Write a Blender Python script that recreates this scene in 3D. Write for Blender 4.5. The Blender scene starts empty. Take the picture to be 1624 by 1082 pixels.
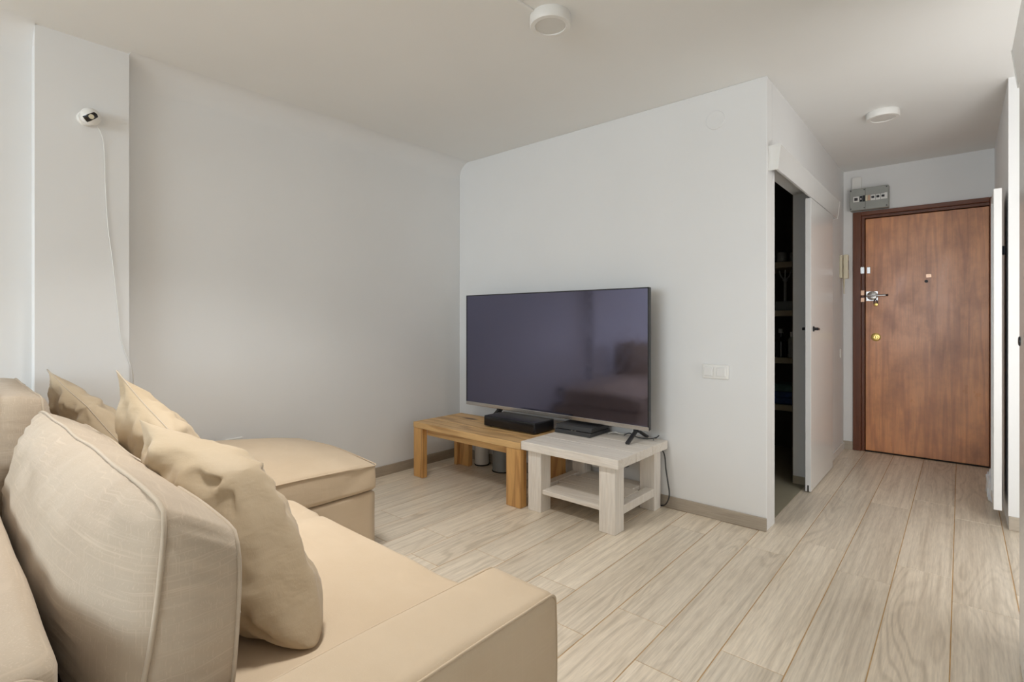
import bpy, bmesh, math, random
from mathutils import Vector, Matrix, noise

# ------------------------------------------------------------------ camera, world, light, exposure
SC = bpy.context.scene
COL = SC.collection
F_PX, YAW, HORIZON, CAM_H = 817.07, 41.044, 509.04, 1.1547
cam_data = bpy.data.cameras.new('camera')
cam_data.sensor_fit = 'HORIZONTAL'
cam_data.sensor_width = 36.0
cam_data.lens = 36.0 * F_PX / 1624.0
cam_data.shift_y = -(541.0 - HORIZON) / 1624.0
cam_data.clip_start = 0.02
cam = bpy.data.objects.new('camera', cam_data)
COL.objects.link(cam)
cam.location = (0, 0, CAM_H)
cam.rotation_euler = (math.pi / 2, 0, math.radians(YAW))
SC.camera = cam

world = bpy.data.worlds.new('sky')
SC.world = world
world.use_nodes = True
bg = world.node_tree.nodes['Background']
bg.inputs['Color'].default_value = (0.80, 0.90, 1.0, 1)
bg.inputs['Strength'].default_value = 1.0

def area_light(name, loc, rot, sx, sy, power, color):
    d = bpy.data.lights.new(name, 'AREA')
    d.shape = 'RECTANGLE'; d.size = sx; d.size_y = sy; d.energy = power; d.color = color
    o = bpy.data.objects.new(name, d); COL.objects.link(o)
    o.location = loc; o.rotation_euler = rot
    return o
# daylight entering through the wide balcony window in the wall behind the camera
area_light('window_daylight', (-1.55, -5.30, 2.70), (math.radians(75), 0, 0), 6.5, 4.2, 715, (0.82, 0.925, 1.0))
# fill light added in the unseen side room to brighten hall and door wall
area_light('side_room_fill', (0.64, 2.60, 1.25), (math.radians(90), 0, math.radians(9)), 0.62, 1.6, 18.5, (1.0, 0.985, 0.97))

SC.view_settings.view_transform = 'Standard'
SC.view_settings.look = 'None'
SC.view_settings.gamma = 1.0
SC.view_settings.use_curve_mapping = False
SC.view_settings.exposure = -0.08
try:
    SC.cycles.max_bounces = 8; SC.cycles.diffuse_bounces = 6; SC.cycles.glossy_bounces = 3
    SC.cycles.use_adaptive_sampling = True; SC.cycles.adaptive_threshold = 0.05; SC.cycles.adaptive_min_samples = 16
    SC.cycles.use_denoising = True
    SC.cycles.sample_clamp_indirect = 6.0
except Exception:
    pass

random.seed(4)
H = 2.5
XL, YT, XK, YD, XR = -3.253, 3.046, -0.80, 5.494, 0.20     # left wall, TV wall, hall wall, door wall, right wall
YW = -3.70                                                  # window wall
PI = math.pi

# ------------------------------------------------------------------ materials
MATS = {}
def new_mat(name, color, rough=0.6, metal=0.0, spec=0.5, ior=None):
    m = bpy.data.materials.new(name); m.use_nodes = True
    b = m.node_tree.nodes['Principled BSDF']
    b.inputs['Base Color'].default_value = (*color, 1)
    b.inputs['Roughness'].default_value = rough
    b.inputs['Metallic'].default_value = metal
    b.inputs['Specular IOR Level'].default_value = spec
    if ior: b.inputs['IOR'].default_value = ior
    MATS[name] = m
    return m, m.node_tree.nodes, m.node_tree.links, b

def ramp(nodes, links, fac, stops):
    r = nodes.new('ShaderNodeValToRGB')
    el = r.color_ramp.elements
    while len(el) < len(stops): el.new(0.5)
    for e, (p, c) in zip(el, stops): e.position = p; e.color = (*c, 1)
    links.new(fac, r.inputs[0])
    return r

def add_bump(nodes, links, b, height, strength, dist):
    bp = nodes.new('ShaderNodeBump'); bp.inputs['Strength'].default_value = strength
    bp.inputs['Distance'].default_value = dist
    links.new(height, bp.inputs['Height']); links.new(bp.outputs[0], b.inputs['Normal'])
    return bp

def tex_noise(nodes, links, vec, scale, detail=3, rough=0.5, dist=0.0):
    n = nodes.new('ShaderNodeTexNoise')
    n.inputs['Scale'].default_value = scale; n.inputs['Detail'].default_value = detail
    n.inputs['Roughness'].default_value = rough; n.inputs['Distortion'].default_value = dist
    if vec is not None: links.new(vec, n.inputs['Vector'])
    return n

def mapping(nodes, links, vec, scale=(1, 1, 1), loc=(0, 0, 0)):
    mp = nodes.new('ShaderNodeMapping'); mp.inputs['Scale'].default_value = scale
    mp.inputs['Location'].default_value = loc
    links.new(vec, mp.inputs['Vector'])
    return mp

def mix_col(nodes, links, fac, a, b_, mode='MIX'):
    m = nodes.new('ShaderNodeMix'); m.data_type = 'RGBA'; m.blend_type = mode
    if isinstance(fac, (int, float)): m.inputs[0].default_value = fac
    else: links.new(fac, m.inputs[0])
    for s, v in ((6, a), (7, b_)):
        if isinstance(v, tuple): m.inputs[s].default_value = (*v, 1)
        else: links.new(v, m.inputs[s])
    return m.outputs[2]

def simple(name, color, rough=0.5, metal=0.0, spec=0.5, vary=0.06, scale=12, bump=0.0, ior=None):
    """plain material with a faint mottling so that no surface is one flat tone"""
    m, n, l, b = new_mat(name, color, rough, metal, spec, ior)
    tc = n.new('ShaderNodeTexCoord')
    nz = tex_noise(n, l, tc.outputs['Object'], scale, 4)
    lo = tuple(c * (1 - vary) for c in color); hi = tuple(min(1, c * (1 + vary)) for c in color)
    r = ramp(n, l, nz.outputs[0], [(0.3, lo), (0.7, hi)])
    l.new(r.outputs[0], b.inputs['Base Color'])
    if bump: add_bump(n, l, b, nz.outputs[0], bump, 0.002)
    return m

simple('wall_paint', (0.79, 0.79, 0.785), 0.75, spec=0.25, vary=0.012, scale=2.2, bump=0.12)
simple('ceiling_paint', (0.82, 0.82, 0.805), 0.85, spec=0.2, vary=0.012, scale=1.8, bump=0.1)
simple('white_gloss', (0.80, 0.795, 0.78), 0.22, spec=0.5, vary=0.01, scale=3)
simple('white_plastic', (0.80, 0.79, 0.76), 0.35, vary=0.015)
simple('cream_plastic', (0.72, 0.66, 0.50), 0.4, vary=0.03)
simple('black_plastic', (0.012, 0.012, 0.014), 0.32, vary=0.1)
simple('black_gloss', (0.008, 0.008, 0.010), 0.12, vary=0.1)
simple('dark_metal', (0.045, 0.045, 0.048), 0.4, 0.6, vary=0.1)
simple('grey_console', (0.035, 0.036, 0.038), 0.45, vary=0.08)
simple('silver', (0.62, 0.61, 0.60), 0.25, 1.0, vary=0.04)
simple('brass', (0.80, 0.58, 0.20), 0.28, 1.0, vary=0.06)
simple('grey_can', (0.22, 0.24, 0.25), 0.4, 0.3, vary=0.05)
simple('fuse_grey', (0.33, 0.34, 0.315), 0.45, vary=0.05)
simple('grout', (0.50, 0.32, 0.15), 0.8, vary=0.15)
simple('tile_beige', (0.36, 0.33, 0.24), 0.35, vary=0.06, scale=3)
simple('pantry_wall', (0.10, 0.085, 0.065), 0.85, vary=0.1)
simple('shelf_board', (0.42, 0.36, 0.26), 0.6, vary=0.08)
simple('blue_cloth', (0.02, 0.05, 0.16), 0.8, vary=0.2, scale=30)
simple('green_cloth', (0.05, 0.10, 0.10), 0.8, vary=0.2, scale=30)
simple('dark_glass', (0.02, 0.022, 0.025), 0.08, vary=0.1)
simple('clear_jar', (0.35, 0.36, 0.35), 0.12, vary=0.1)
simple('gap_dark', (0.02, 0.018, 0.015), 0.9, vary=0.1)
simple('diffuser', (0.70, 0.69, 0.66), 0.5, vary=0.01)
simple('mirror_glass', (0.72, 0.74, 0.74), 0.04, 1.0, vary=0.005)
simple('pot_white', (0.66, 0.65, 0.62), 0.4, vary=0.03)
simple('copper_plate', (0.62, 0.40, 0.28), 0.35, 0.8, vary=0.15)

def fabric(name, c1, c2, weave=330, bump=0.25, lines=0.10, rough=0.85, crumple=0.25):
    m, n, l, b = new_mat(name, c1, rough, spec=0.2)
    tc = n.new('ShaderNodeTexCoord')
    big = tex_noise(n, l, tc.outputs['Object'], 3.2, 4, 0.55)
    col = ramp(n, l, big.outputs[0], [(0.30, c2), (0.68, c1)])
    # slubby linen threads in two directions
    th1 = tex_noise(n, l, mapping(n, l, tc.outputs['Object'], (weave, weave, 5)).outputs[0], 1.0, 2)
    th2 = tex_noise(n, l, mapping(n, l, tc.outputs['Object'], (5, 5, weave)).outputs[0], 1.0, 2)
    mx = n.new('ShaderNodeMath'); mx.operation = 'MAXIMUM'; l.new(th1.outputs[0], mx.inputs[0]); l.new(th2.outputs[0], mx.inputs[1])
    light = tuple(min(1, c * 1.28) for c in c1)
    rr = ramp(n, l, mx.outputs[0], [(0.56, (0, 0, 0)), (0.72, (1, 1, 1))])
    fac = n.new('ShaderNodeMath'); fac.operation = 'MULTIPLY'; l.new(rr.outputs[0], fac.inputs[0]); fac.inputs[1].default_value = lines
    l.new(mix_col(n, l, fac.outputs[0], col.outputs[0], light), b.inputs['Base Color'])
    b.inputs['Sheen Weight'].default_value = 0.15
    b.inputs['Sheen Roughness'].default_value = 0.5
    bp = add_bump(n, l, b, mx.outputs[0], bump, 0.0012)
    # soft crumples of washed linen
    cr = tex_noise(n, l, mapping(n, l, tc.outputs['Object'], (1.0, 1.0, 1.6)).outputs[0], 11.0, 3, 0.5, 0.35)
    b2 = n.new('ShaderNodeBump'); b2.inputs['Strength'].default_value = crumple; b2.inputs['Distance'].default_value = 0.012
    l.new(cr.outputs[0], b2.inputs['Height']); l.new(b2.outputs[0], bp.inputs['Normal'])
    return m
fabric('sofa_fabric', (0.58, 0.465, 0.335), (0.525, 0.41, 0.285), lines=0.08, crumple=0.14)
fabric('back_fabric', (0.475, 0.395, 0.305), (0.435, 0.35, 0.265), lines=0.42, crumple=0.22)
fabric('pillow_fabric', (0.50, 0.40, 0.28), (0.43, 0.335, 0.22), weave=300, bump=0.18, lines=0.08, rough=0.6, crumple=0.32)
fabric('piping_fabric', (0.50, 0.42, 0.33), (0.46, 0.38, 0.285), lines=0.1, crumple=0.05)

def wood(name, base, dark, light, axis='Y', ring=9.0, stretch=10.0, rough=0.45, knots=False, rand=True, contrast=1.0, spec=0.4, tint=0.06, patch=False, ns=5.0):
    """stretched, distorted growth rings along one axis; each object gets its own stretch of timber"""
    m, n, l, b = new_mat(name, base, rough, spec=spec)
    tc = n.new('ShaderNodeTexCoord')
    oi = n.new('ShaderNodeObjectInfo')
    off = n.new('ShaderNodeVectorMath'); off.operation = 'MULTIPLY_ADD'
    cmb = n.new('ShaderNodeCombineXYZ')
    for i in range(3): l.new(oi.outputs['Random'], cmb.inputs[i])
    l.new(cmb.outputs[0], off.inputs[0]); off.inputs[1].default_value = (37.0, 53.0, 29.0) if rand else (0, 0, 0)
    l.new(tc.outputs['Object'], off.inputs[2])
    sc = {'X': (1 / stretch, 1, 1), 'Y': (1, 1 / stretch, 1), 'Z': (1, 1, 1 / stretch)}[axis]
    mp = mapping(n, l, off.outputs[0], sc)
    warp = tex_noise(n, l, mp.outputs[0], ns, 2, 0.45)
    # growth rings: contour lines of a smooth stretched noise field
    mul = n.new('ShaderNodeMath'); mul.operation = 'MULTIPLY'; l.new(warp.outputs[0], mul.inputs[0]); mul.inputs[1].default_value = ring
    sn = n.new('ShaderNodeMath'); sn.operation = 'SINE'
    m2 = n.new('ShaderNodeMath'); m2.operation = 'MULTIPLY'; l.new(mul.outputs[0], m2.inputs[0]); m2.inputs[1].default_value = 2 * PI
    l.new(m2.outputs[0], sn.inputs[0])
    h = n.new('ShaderNodeMath'); h.operation = 'MULTIPLY_ADD'; l.new(sn.outputs[0], h.inputs[0]); h.inputs[1].default_value = 0.5; h.inputs[2].default_value = 0.5
    fsc = tuple(s * (60 if s == 1 else 26) for s in sc)
    fine = tex_noise(n, l, mapping(n, l, off.outputs[0], fsc).outputs[0], 3.0, 4, 0.6)
    broad = tex_noise(n, l, mp.outputs[0], 2.3, 2)
    a = ramp(n, l, h.outputs[0], [(0.0, dark), (0.45, base), (1.0, base)])
    bcol = ramp(n, l, broad.outputs[0], [(0.35, base), (0.7, light)])
    fac = 0.45 * contrast
    if patch:                                   # figured grain only in places, straight streaks elsewhere
        pn = tex_noise(n, l, mp.outputs[0], 3.4, 2)
        pr_ = ramp(n, l, pn.outputs[0], [(0.46, (0.04, 0.04, 0.04)), (0.66, (0.46, 0.46, 0.46))])
        fac = pr_.outputs[0]
        stk = tex_noise(n, l, mapping(n, l, off.outputs[0], (52, 1.3, 1)).outputs[0], 1.0, 4, 0.62)
        sr = ramp(n, l, stk.outputs[0], [(0.30, tuple(0.80 * x for x in base)), (0.60, light)])
        bcol = sr
    c = mix_col(n, l, fac, bcol.outputs[0], a.outputs[0])
    fr = ramp(n, l, fine.outputs[0], [(0.35, tuple(0.86 for _ in range(3))), (0.65, (1.06, 1.06, 1.06))])
    c = mix_col(n, l, 0.75, c, fr.outputs[0], 'MULTIPLY')
    # plank to plank tone
    tn = n.new('ShaderNodeMath'); tn.operation = 'MULTIPLY_ADD'
    l.new(oi.outputs['Random'], tn.inputs[0]); tn.inputs[1].default_value = 2 * tint; tn.inputs[2].default_value = 1 - tint
    tcmb = n.new('ShaderNodeCombineColor')
    for i in range(3): l.new(tn.outputs[0], tcmb.inputs[i])
    c = mix_col(n, l, 1.0 if rand else 0.0, c, tcmb.outputs[0], 'MULTIPLY')
    if knots:
        vo = n.new('ShaderNodeTexVoronoi'); vo.inputs['Scale'].default_value = 4.5
        ksc = {'X': (0.35, 1, 1), 'Y': (1, 0.35, 1), 'Z': (1, 1, 0.35)}[axis]
        l.new(mapping(n, l, off.outputs[0], ksc).outputs[0], vo.inputs['Vector'])
        kr = ramp(n, l, vo.outputs['Distance'], [(0.07, (1, 1, 1)), (0.15, (0, 0, 0))])
        c = mix_col(n, l, kr.outputs[0], c, tuple(x * 0.35 for x in dark))
    l.new(c, b.inputs['Base Color'])
    add_bump(n, l, b, fine.outputs[0], 0.15, 0.001)
    return m, n, l, b
wood('floor_wood', (0.75, 0.645, 0.51), (0.47, 0.385, 0.28), (0.82, 0.73, 0.60), 'Y', 15.0, 6.5, 0.34, spec=0.45, tint=0.07, contrast=1.0, patch=True)
wood('baseboard_wood', (0.40, 0.335, 0.26), (0.30, 0.25, 0.19), (0.46, 0.39, 0.31), 'Y', 6, 9, 0.5)
wood('baseboard_wood_x', (0.43, 0.37, 0.30), (0.33, 0.28, 0.22), (0.50, 0.44, 0.36), 'X', 6, 9, 0.5)
wood('honey_pine_x', (0.70, 0.43, 0.175), (0.36, 0.16, 0.045), (0.78, 0.55, 0.29), 'X', 4, 9, 0.42, knots=True, ns=11.0, contrast=1.3)
wood('honey_pine_z', (0.66, 0.36, 0.12), (0.34, 0.14, 0.035), (0.76, 0.50, 0.24), 'Z', 4, 9, 0.42, knots=True, ns=11.0, contrast=1.3)
wood('whitewash_x', (0.81, 0.755, 0.685), (0.68, 0.60, 0.51), (0.86, 0.815, 0.755), 'X', 4, 10, 0.5, contrast=0.8, tint=0.02, ns=12.0)
wood('whitewash_z', (0.83, 0.785, 0.725), (0.72, 0.65, 0.57), (0.87, 0.83, 0.78), 'Z', 4, 10, 0.5, contrast=0.7, tint=0.02, ns=12.0)
# varnished entrance door: mahogany, worn glossier and paler in patches
m, n, l, b = wood('door_wood', (0.70, 0.29, 0.110), (0.42, 0.14, 0.048), (0.78, 0.38, 0.165), 'Z', 5, 14, 0.28, ns=9.0, contrast=1.1, rand=False, spec=0.5)
src = b.inputs['Base Color'].links[0].from_socket
tc = n.new('ShaderNodeTexCoord')
wn = tex_noise(n, l, mapping(n, l, tc.outputs['Object'], (2.2, 2.2, 1.4)).outputs[0], 2.0, 6, 0.62)
wr = ramp(n, l, wn.outputs[0], [(0.44, (0, 0, 0)), (0.72, (0.6, 0.6, 0.6))])
l.new(mix_col(n, l, wr.outputs[0], src, (0.17, 0.058, 0.03)), b.inputs['Base Color'])
rr = ramp(n, l, wn.outputs[0], [(0.3, (0.24, 0.24, 0.24)), (0.7, (0.42, 0.42, 0.42))])
l.new(rr.outputs[0], b.inputs['Roughness'])
b.inputs['Coat Weight'].default_value = 0.45; b.inputs['Coat Roughness'].default_value = 0.32
wood('frame_wood', (0.155, 0.052, 0.025), (0.09, 0.028, 0.014), (0.20, 0.075, 0.035), 'Z', 7, 9, 0.32, rand=False)
wood('frame_wood_x', (0.155, 0.052, 0.025), (0.09, 0.028, 0.014), (0.20, 0.075, 0.035), 'X', 7, 9, 0.32, rand=False)
# switched-off television panel with a violet anti-glare coat and faint wipe marks
m, n, l, b = new_mat('tv_screen', (0.006, 0.006, 0.009), 0.1, ior=3.0)
b.inputs['Specular Tint'].default_value = (0.66, 0.66, 1.0, 1)
tc = n.new('ShaderNodeTexCoord')
wn = tex_noise(n, l, mapping(n, l, tc.outputs['Object'], (2, 1, 3.5)).outputs[0], 2.2, 5, 0.6, 0.8)
rr = ramp(n, l, wn.outputs[0], [(0.35, (0.05, 0.05, 0.05)), (0.7, (0.17, 0.17, 0.17))])
l.new(rr.outputs[0], b.inputs['Roughness'])
# crumpled translucent bag
m, n, l, b = new_mat('bag_film', (0.78, 0.78, 0.80), 0.3)
b.inputs['Subsurface Weight'].default_value = 0.2

# ------------------------------------------------------------------ helpers
def origin(o):
    v = Vector((0, 0, 0))
    while o is not None:
        v += o.location; o = o.parent
    return v

def link_mesh(name, verts, faces, mat, parent=None, smooth=False, loc=None):
    base = origin(parent) if parent else Vector((0, 0, 0))
    own = Vector(loc) if loc is not None else None
    if own is None and parent is None:
        xs = [v[0] for v in verts]; ys = [v[1] for v in verts]; zs = [v[2] for v in verts]
        own = Vector(((min(xs) + max(xs)) / 2, (min(ys) + max(ys)) / 2, min(zs)))
    o_rel = (own - base) if own is not None else Vector((0, 0, 0))
    sub = base + o_rel
    me = bpy.data.meshes.new(name)
    me.from_pydata([tuple(Vector(v) - sub) for v in verts], [], faces)
    bmn = bmesh.new(); bmn.from_mesh(me); bmesh.ops.recalc_face_normals(bmn, faces=bmn.faces[:]); bmn.to_mesh(me); bmn.free()
    me.update()
    me.materials.append(MATS[mat])
    if smooth:
        for p in me.polygons: p.use_smooth = True
    o = bpy.data.objects.new(name, me); COL.objects.link(o)
    o.location = o_rel
    if parent: o.parent = parent
    return o

def tag(o, label=None, cat=None, group=None, kind=None):
    if label: o['label'] = label
    if cat: o['category'] = cat
    if group: o['group'] = group
    if kind: o['kind'] = kind
    return o

def thing(name, loc, label, cat, group=None):
    o = bpy.data.objects.new(name, None); COL.objects.link(o)
    o.location = loc; o.empty_display_size = 0.05
    return tag(o, label, cat, group)

def bm_data(bm):
    bm.verts.ensure_lookup_table(); bm.verts.index_update()
    vs = [tuple(v.co) for v in bm.verts]; fs = [tuple(v.index for v in f.verts) for f in bm.faces]
    bm.free()
    return vs, fs

def box_data(x0, x1, y0, y1, z0, z1, bevel=0.0, seg=1):
    bm = bmesh.new()
    bmesh.ops.create_cube(bm, size=1.0)
    for v in bm.verts:
        v.co = Vector(((x0 + x1) / 2 + v.co.x * (x1 - x0), (y0 + y1) / 2 + v.co.y * (y1 - y0), (z0 + z1) / 2 + v.co.z * (z1 - z0)))
    if bevel > 0:
        bmesh.ops.bevel(bm, geom=bm.edges[:], offset=bevel, segments=seg, affect='EDGES', profile=0.6)
    return bm_data(bm)

def merge(*datas):
    vs, fs = [], []
    for v, f in datas:
        k = len(vs); vs += list(v); fs += [tuple(i + k for i in q) for q in f]
    return vs, fs

def box(name, x0, x1, y0, y1, z0, z1, mat, parent=None, bevel=0.0, seg=1, smooth=False):
    return link_mesh(name, *box_data(x0, x1, y0, y1, z0, z1, bevel, seg), mat, parent, smooth)

def xform(data, M):
    return [tuple(M @ Vector(v)) for v in data[0]], data[1]

def lathe_data(prof, segs=32, M=None):
    vs, fs = [], []
    for r, z in prof:
        for i in range(segs):
            a = 2 * PI * i / segs
            vs.append((r * math.cos(a), r * math.sin(a), z))
    k = len(prof)
    for j in range(k - 1):
        for i in range(segs):
            i2 = (i + 1) % segs
            fs.append((j * segs + i, j * segs + i2, (j + 1) * segs + i2, (j + 1) * segs + i))
    fs.append(tuple(reversed(range(segs)))); fs.append(tuple((k - 1) * segs + i for i in range(segs)))
    d = (vs, fs)
    return xform(d, M) if M is not None else d

def lathe(name, prof, mat, parent=None, M=None, segs=32, smooth=True):
    o = link_mesh(name, *lathe_data(prof, segs, M), mat, parent, smooth)
    if smooth: o.data.set_sharp_from_angle(angle=math.radians(40))
    return o

def smooth_path(pts, n=8, closed=False):
    P = [Vector(p) for p in pts]; out = []
    N = len(P); rng = N if closed else N - 1
    for i in range(rng):
        p0 = P[(i - 1) % N] if closed or i > 0 else P[0]
        p1, p2 = P[i], P[(i + 1) % N]
        p3 = P[(i + 2) % N] if closed or i + 2 < N else P[-1]
        for k in range(n):
            t = k / n
            out.append(0.5 * ((2 * p1) + (p2 - p0) * t + (2 * p0 - 5 * p1 + 4 * p2 - p3) * t * t + (3 * p1 - p0 - 3 * p2 + p3) * t ** 3))
    if not closed: out.append(P[-1])
    return out

def tube_data(pts, r, segs=8, closed=False):
    P = [Vector(p) for p in pts]; N = len(P); vs, fs = [], []
    up = Vector((0.12, 0.31, 0.94)).normalized()
    for i, p in enumerate(P):
        a = P[(i - 1) % N] if closed or i > 0 else P[i]
        b_ = P[(i + 1) % N] if closed or i < N - 1 else P[i]
        t = (b_ - a).normalized() if (b_ - a).length > 1e-9 else Vector((0, 0, 1))
        s = t.cross(up)
        if s.length < 1e-3: s = t.cross(Vector((1, 0, 0)))
        s.normalize(); u = s.cross(t).normalized()
        for k in range(segs):
            an = 2 * PI * k / segs
            vs.append(tuple(p + r * (math.cos(an) * s + math.sin(an) * u)))
    rng = N if closed else N - 1
    for i in range(rng):
        j = (i + 1) % N
        for k in range(segs):
            k2 = (k + 1) % segs
            fs.append((i * segs + k, i * segs + k2, j * segs + k2, j * segs + k))
    if not closed:
        fs.append(tuple(range(segs))[::-1]); fs.append(tuple((N - 1) * segs + k for k in range(segs)))
    return vs, fs

def tube(name, pts, r, mat, parent=None, closed=False, segs=8, n=8):
    return link_mesh(name, *tube_data(smooth_path(pts, n, closed), r, segs, closed), mat, parent, True)

def struct(o): return tag(o, kind='structure')

# ------------------------------------------------------------------ the room
T = 0.10
struct(link_mesh('wall_left', *merge(box_data(XL - T, XL, YW - T, YT + T, 0, H),
                                     box_data(XL, -3.160, 0.340, 0.691, 0, H)), 'wall_paint'))
struct(box('wall_back', XL, XK, YT, YT + T, 0, H, 'wall_paint', bevel=0.003))
struct(link_mesh('wall_hall', *merge(box_data(XK - T, XK, YT + T, 3.20, 0, H), box_data(XK - T, XK, 4.08, YD, 0, H),
                                     box_data(XK - T, XK, 3.20, 4.08, 2.05, H)), 'wall_paint'))
struct(link_mesh('wall_door', *merge(box_data(XK - T, -0.727, YD, YD + T, 0, H), box_data(-0.727, XR + 0.06, YD, YD + T, 2.118, H),
                                     box_data(XR, XR + T, YD, YD + T, 0, 2.118)), 'wall_paint'))
struct(link_mesh('wall_right', *merge(box_data(XR, 1.35, 3.955, YD, 0, H), box_data(XR, XR + T, YW - T, 2.55, 0, H),
                                      box_data(1.25, 1.35, 2.45, 3.955, 0, H), box_data(XR + T, 1.35, 2.45, 2.55, 0, H)), 'wall_paint'))
# window wall behind the camera with the balcony opening
struct(link_mesh('wall_front', *merge(box_data(XL, -3.10, YW - T, YW, 0, H), box_data(0.10, XR, YW - T, YW, 0, H),
                                      box_data(-3.10, 0.10, YW - T, YW, 2.40, H), box_data(-3.10, 0.10, YW - T, YW, 0, 0.20)), 'wall_paint'))
wf = [box_data(-3.10, 0.10, YW - 0.08, YW - 0.03, z, z + 0.06, 0.004) for z in (0.20, 2.34)]
for x in (-3.10, -2.05, -0.98, 0.04): wf.append(box_data(x, x + 0.06, YW - 0.08, YW - 0.03, 0.20, 2.40, 0.004))
struct(link_mesh('window_1', *merge(*wf), 'white_gloss'))
struct(box('ceiling', XL - T, 1.35, YW - T, YD + T, H, H + 0.1, 'ceiling_paint'))
# rounded cove where the left wall runs into the ceiling
RC = 0.13; NC = 12
cove = []
for (ya, yb) in ((YW, 0.340), (0.691, YT)):
    prof = [(XL - 0.01, H + 0.01), (XL - 0.01, H - RC)] + [(XL + RC * (1 - math.cos(a)), H - RC * (1 - math.sin(a))) for a in [PI / 2 * i / NC for i in range(NC + 1)]] + [(XL + RC, H + 0.01)]
    L = len(prof)
    vs = [(x, ya, z) for x, z in prof] + [(x, yb, z) for x, z in prof]
    fs = [(i, (i + 1) % L, L + (i + 1) % L, L + i) for i in range(L)] + [tuple(range(L)), tuple(range(2 * L - 1, L - 1, -1))]
    cove.append((vs, fs))
tr = struct(link_mesh('trim_1', *merge(*cove), 'wall_paint', smooth=True))
tr.data.set_sharp_from_angle(angle=math.radians(35))

# floor: plank by plank over an ochre underlay that shows in the joints
floor = struct(link_mesh('floor', *merge(box_data(XL - T, 1.35, YW - T, YD + T, -0.08, -0.0016)), 'grout'))
floor_org = origin(floor)
PW, PL, GAP = 0.2028, 1.188, 0.0034
plank_mesh = {}
def plank(x0, x1, y0, y1):
    w, ln = round(x1 - x0, 3), round(y1 - y0, 3)
    if w < 0.015 or ln < 0.015: return
    key = (w, ln)
    if key not in plank_mesh:
        vs, fs = box_data(-w / 2, w / 2, -ln / 2, ln / 2, -0.012, 0, 0.0009)
        me = bpy.data.meshes.new('plank'); me.from_pydata(vs, [], fs); me.materials.append(MATS['floor_wood'])
        plank_mesh[key] = me
    o = bpy.data.objects.new('plank', plank_mesh[key]); COL.objects.link(o)
    o.parent = floor
    o.location = Vector(((x0 + x1) / 2, (y0 + y1) / 2, 0)) - floor_org
for k in range(-18, 6):
    xa, xb = 0.176 + (k - 1) * PW + GAP / 2, 0.176 + k * PW - GAP / 2
    ph = 1.845 if k % 2 else 1.60
    j = -6
    while True:
        ya = ph + j * PL + GAP / 2; yb = ya + PL - GAP; j += 1
        if ya > YD: break
        if yb < -0.4: continue                      # bare underlay behind the camera, out of sight
        ya2, yb2 = max(ya, YW), min(yb, YD)
        x0, x1 = max(xa, XL), min(xb, 1.25)
        if x1 <= x0: continue
        if x1 > XK and x0 < XK:                       # the plank that meets the corner of the hall
            if yb2 <= YT: plank(x0, x1, ya2, yb2)
            elif ya2 >= YT: plank(max(x0, XK - 0.02), x1, ya2, yb2)
            else:
                plank(x0, x1, ya2, YT); plank(max(x0, XK - 0.02), x1, YT, yb2)
        elif x1 <= XK:
            plank(x0, x1, ya2, min(yb2, YT))
        elif x0 >= XR + 0.02:
            plank(x0, x1, max(ya2, 2.55), min(yb2, 3.955))
        else:
            plank(x0, x1, ya2, yb2)
pan_floor = struct(box('floor_pantry', -2.2, XK - 0.02, YT + T, 5.3, -0.003, 0.002, 'tile_beige'))

# baseboards
struct(box('baseboard_left', XL, XL + 0.013, 0.691, YT, 0, 0.072, 'baseboard_wood', bevel=0.002))
struct(box('baseboard_back', XL + 0.013, XK, YT - 0.013, YT, 0, 0.072, 'baseboard_wood_x', bevel=0.002))
struct(box('baseboard_door', XK, -0.727, YD - 0.012, YD, 0, 0.072, 'baseboard_wood_x', bevel=0.002))
struct(box('baseboard_right', XR, 1.25, 3.942, 3.955, 0, 0.075, 'baseboard_wood_x', bevel=0.002))
struct(box('baseboard_hall', XK, XK + 0.010, 4.72, YD - 0.012, 0, 0.06, 'white_gloss', bevel=0.002))
struct(box('baseboard_jamb', XK - T, XK, 4.070, 4.08, 0.002, 0.055, 'shelf_board', bevel=0.001))

# ------------------------------------------------------------------ pantry behind the sliding door
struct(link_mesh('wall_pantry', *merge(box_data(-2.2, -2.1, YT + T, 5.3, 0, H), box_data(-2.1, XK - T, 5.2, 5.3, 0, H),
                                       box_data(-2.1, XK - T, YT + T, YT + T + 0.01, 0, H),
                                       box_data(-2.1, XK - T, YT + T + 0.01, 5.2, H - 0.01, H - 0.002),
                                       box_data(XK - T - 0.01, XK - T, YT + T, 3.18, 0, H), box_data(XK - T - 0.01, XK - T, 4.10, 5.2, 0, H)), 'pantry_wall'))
rack = thing('pantry_shelves', (-1.4, 4.9, 0), 'tall dark shelving unit inside the pantry behind the sliding door', 'shelves')
SHZ = (0.47, 0.855, 1.24, 1.635)
for z in SHZ: box('shelf', -1.90, -0.94, 4.60, 5.18, z - 0.045, z, 'shelf_board', rack, 0.002)
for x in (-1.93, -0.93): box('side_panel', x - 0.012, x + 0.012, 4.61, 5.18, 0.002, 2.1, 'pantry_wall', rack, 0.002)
def on_shelf(name, x, y, z, prof, mat, label, cat, cap=None, segs=20):
    t = thing(name, (x, y, z), label, cat)
    lathe('body', prof, mat, t, Matrix.Translation((x, y, z)), segs)
    if cap:
        lathe('cap', cap[0], cap[1], t, Matrix.Translation((x, y, z)), segs)
    return t
on_shelf('jar', -1.115, 4.68, SHZ[3], [(0.035, 0), (0.038, 0.01), (0.038, 0.075), (0.03, 0.085)], 'clear_jar', 'squat glass jar on the highest pantry shelf, leftmost there', 'jar', ([(0.032, 0.085), (0.032, 0.10)], 'dark_metal'))
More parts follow.
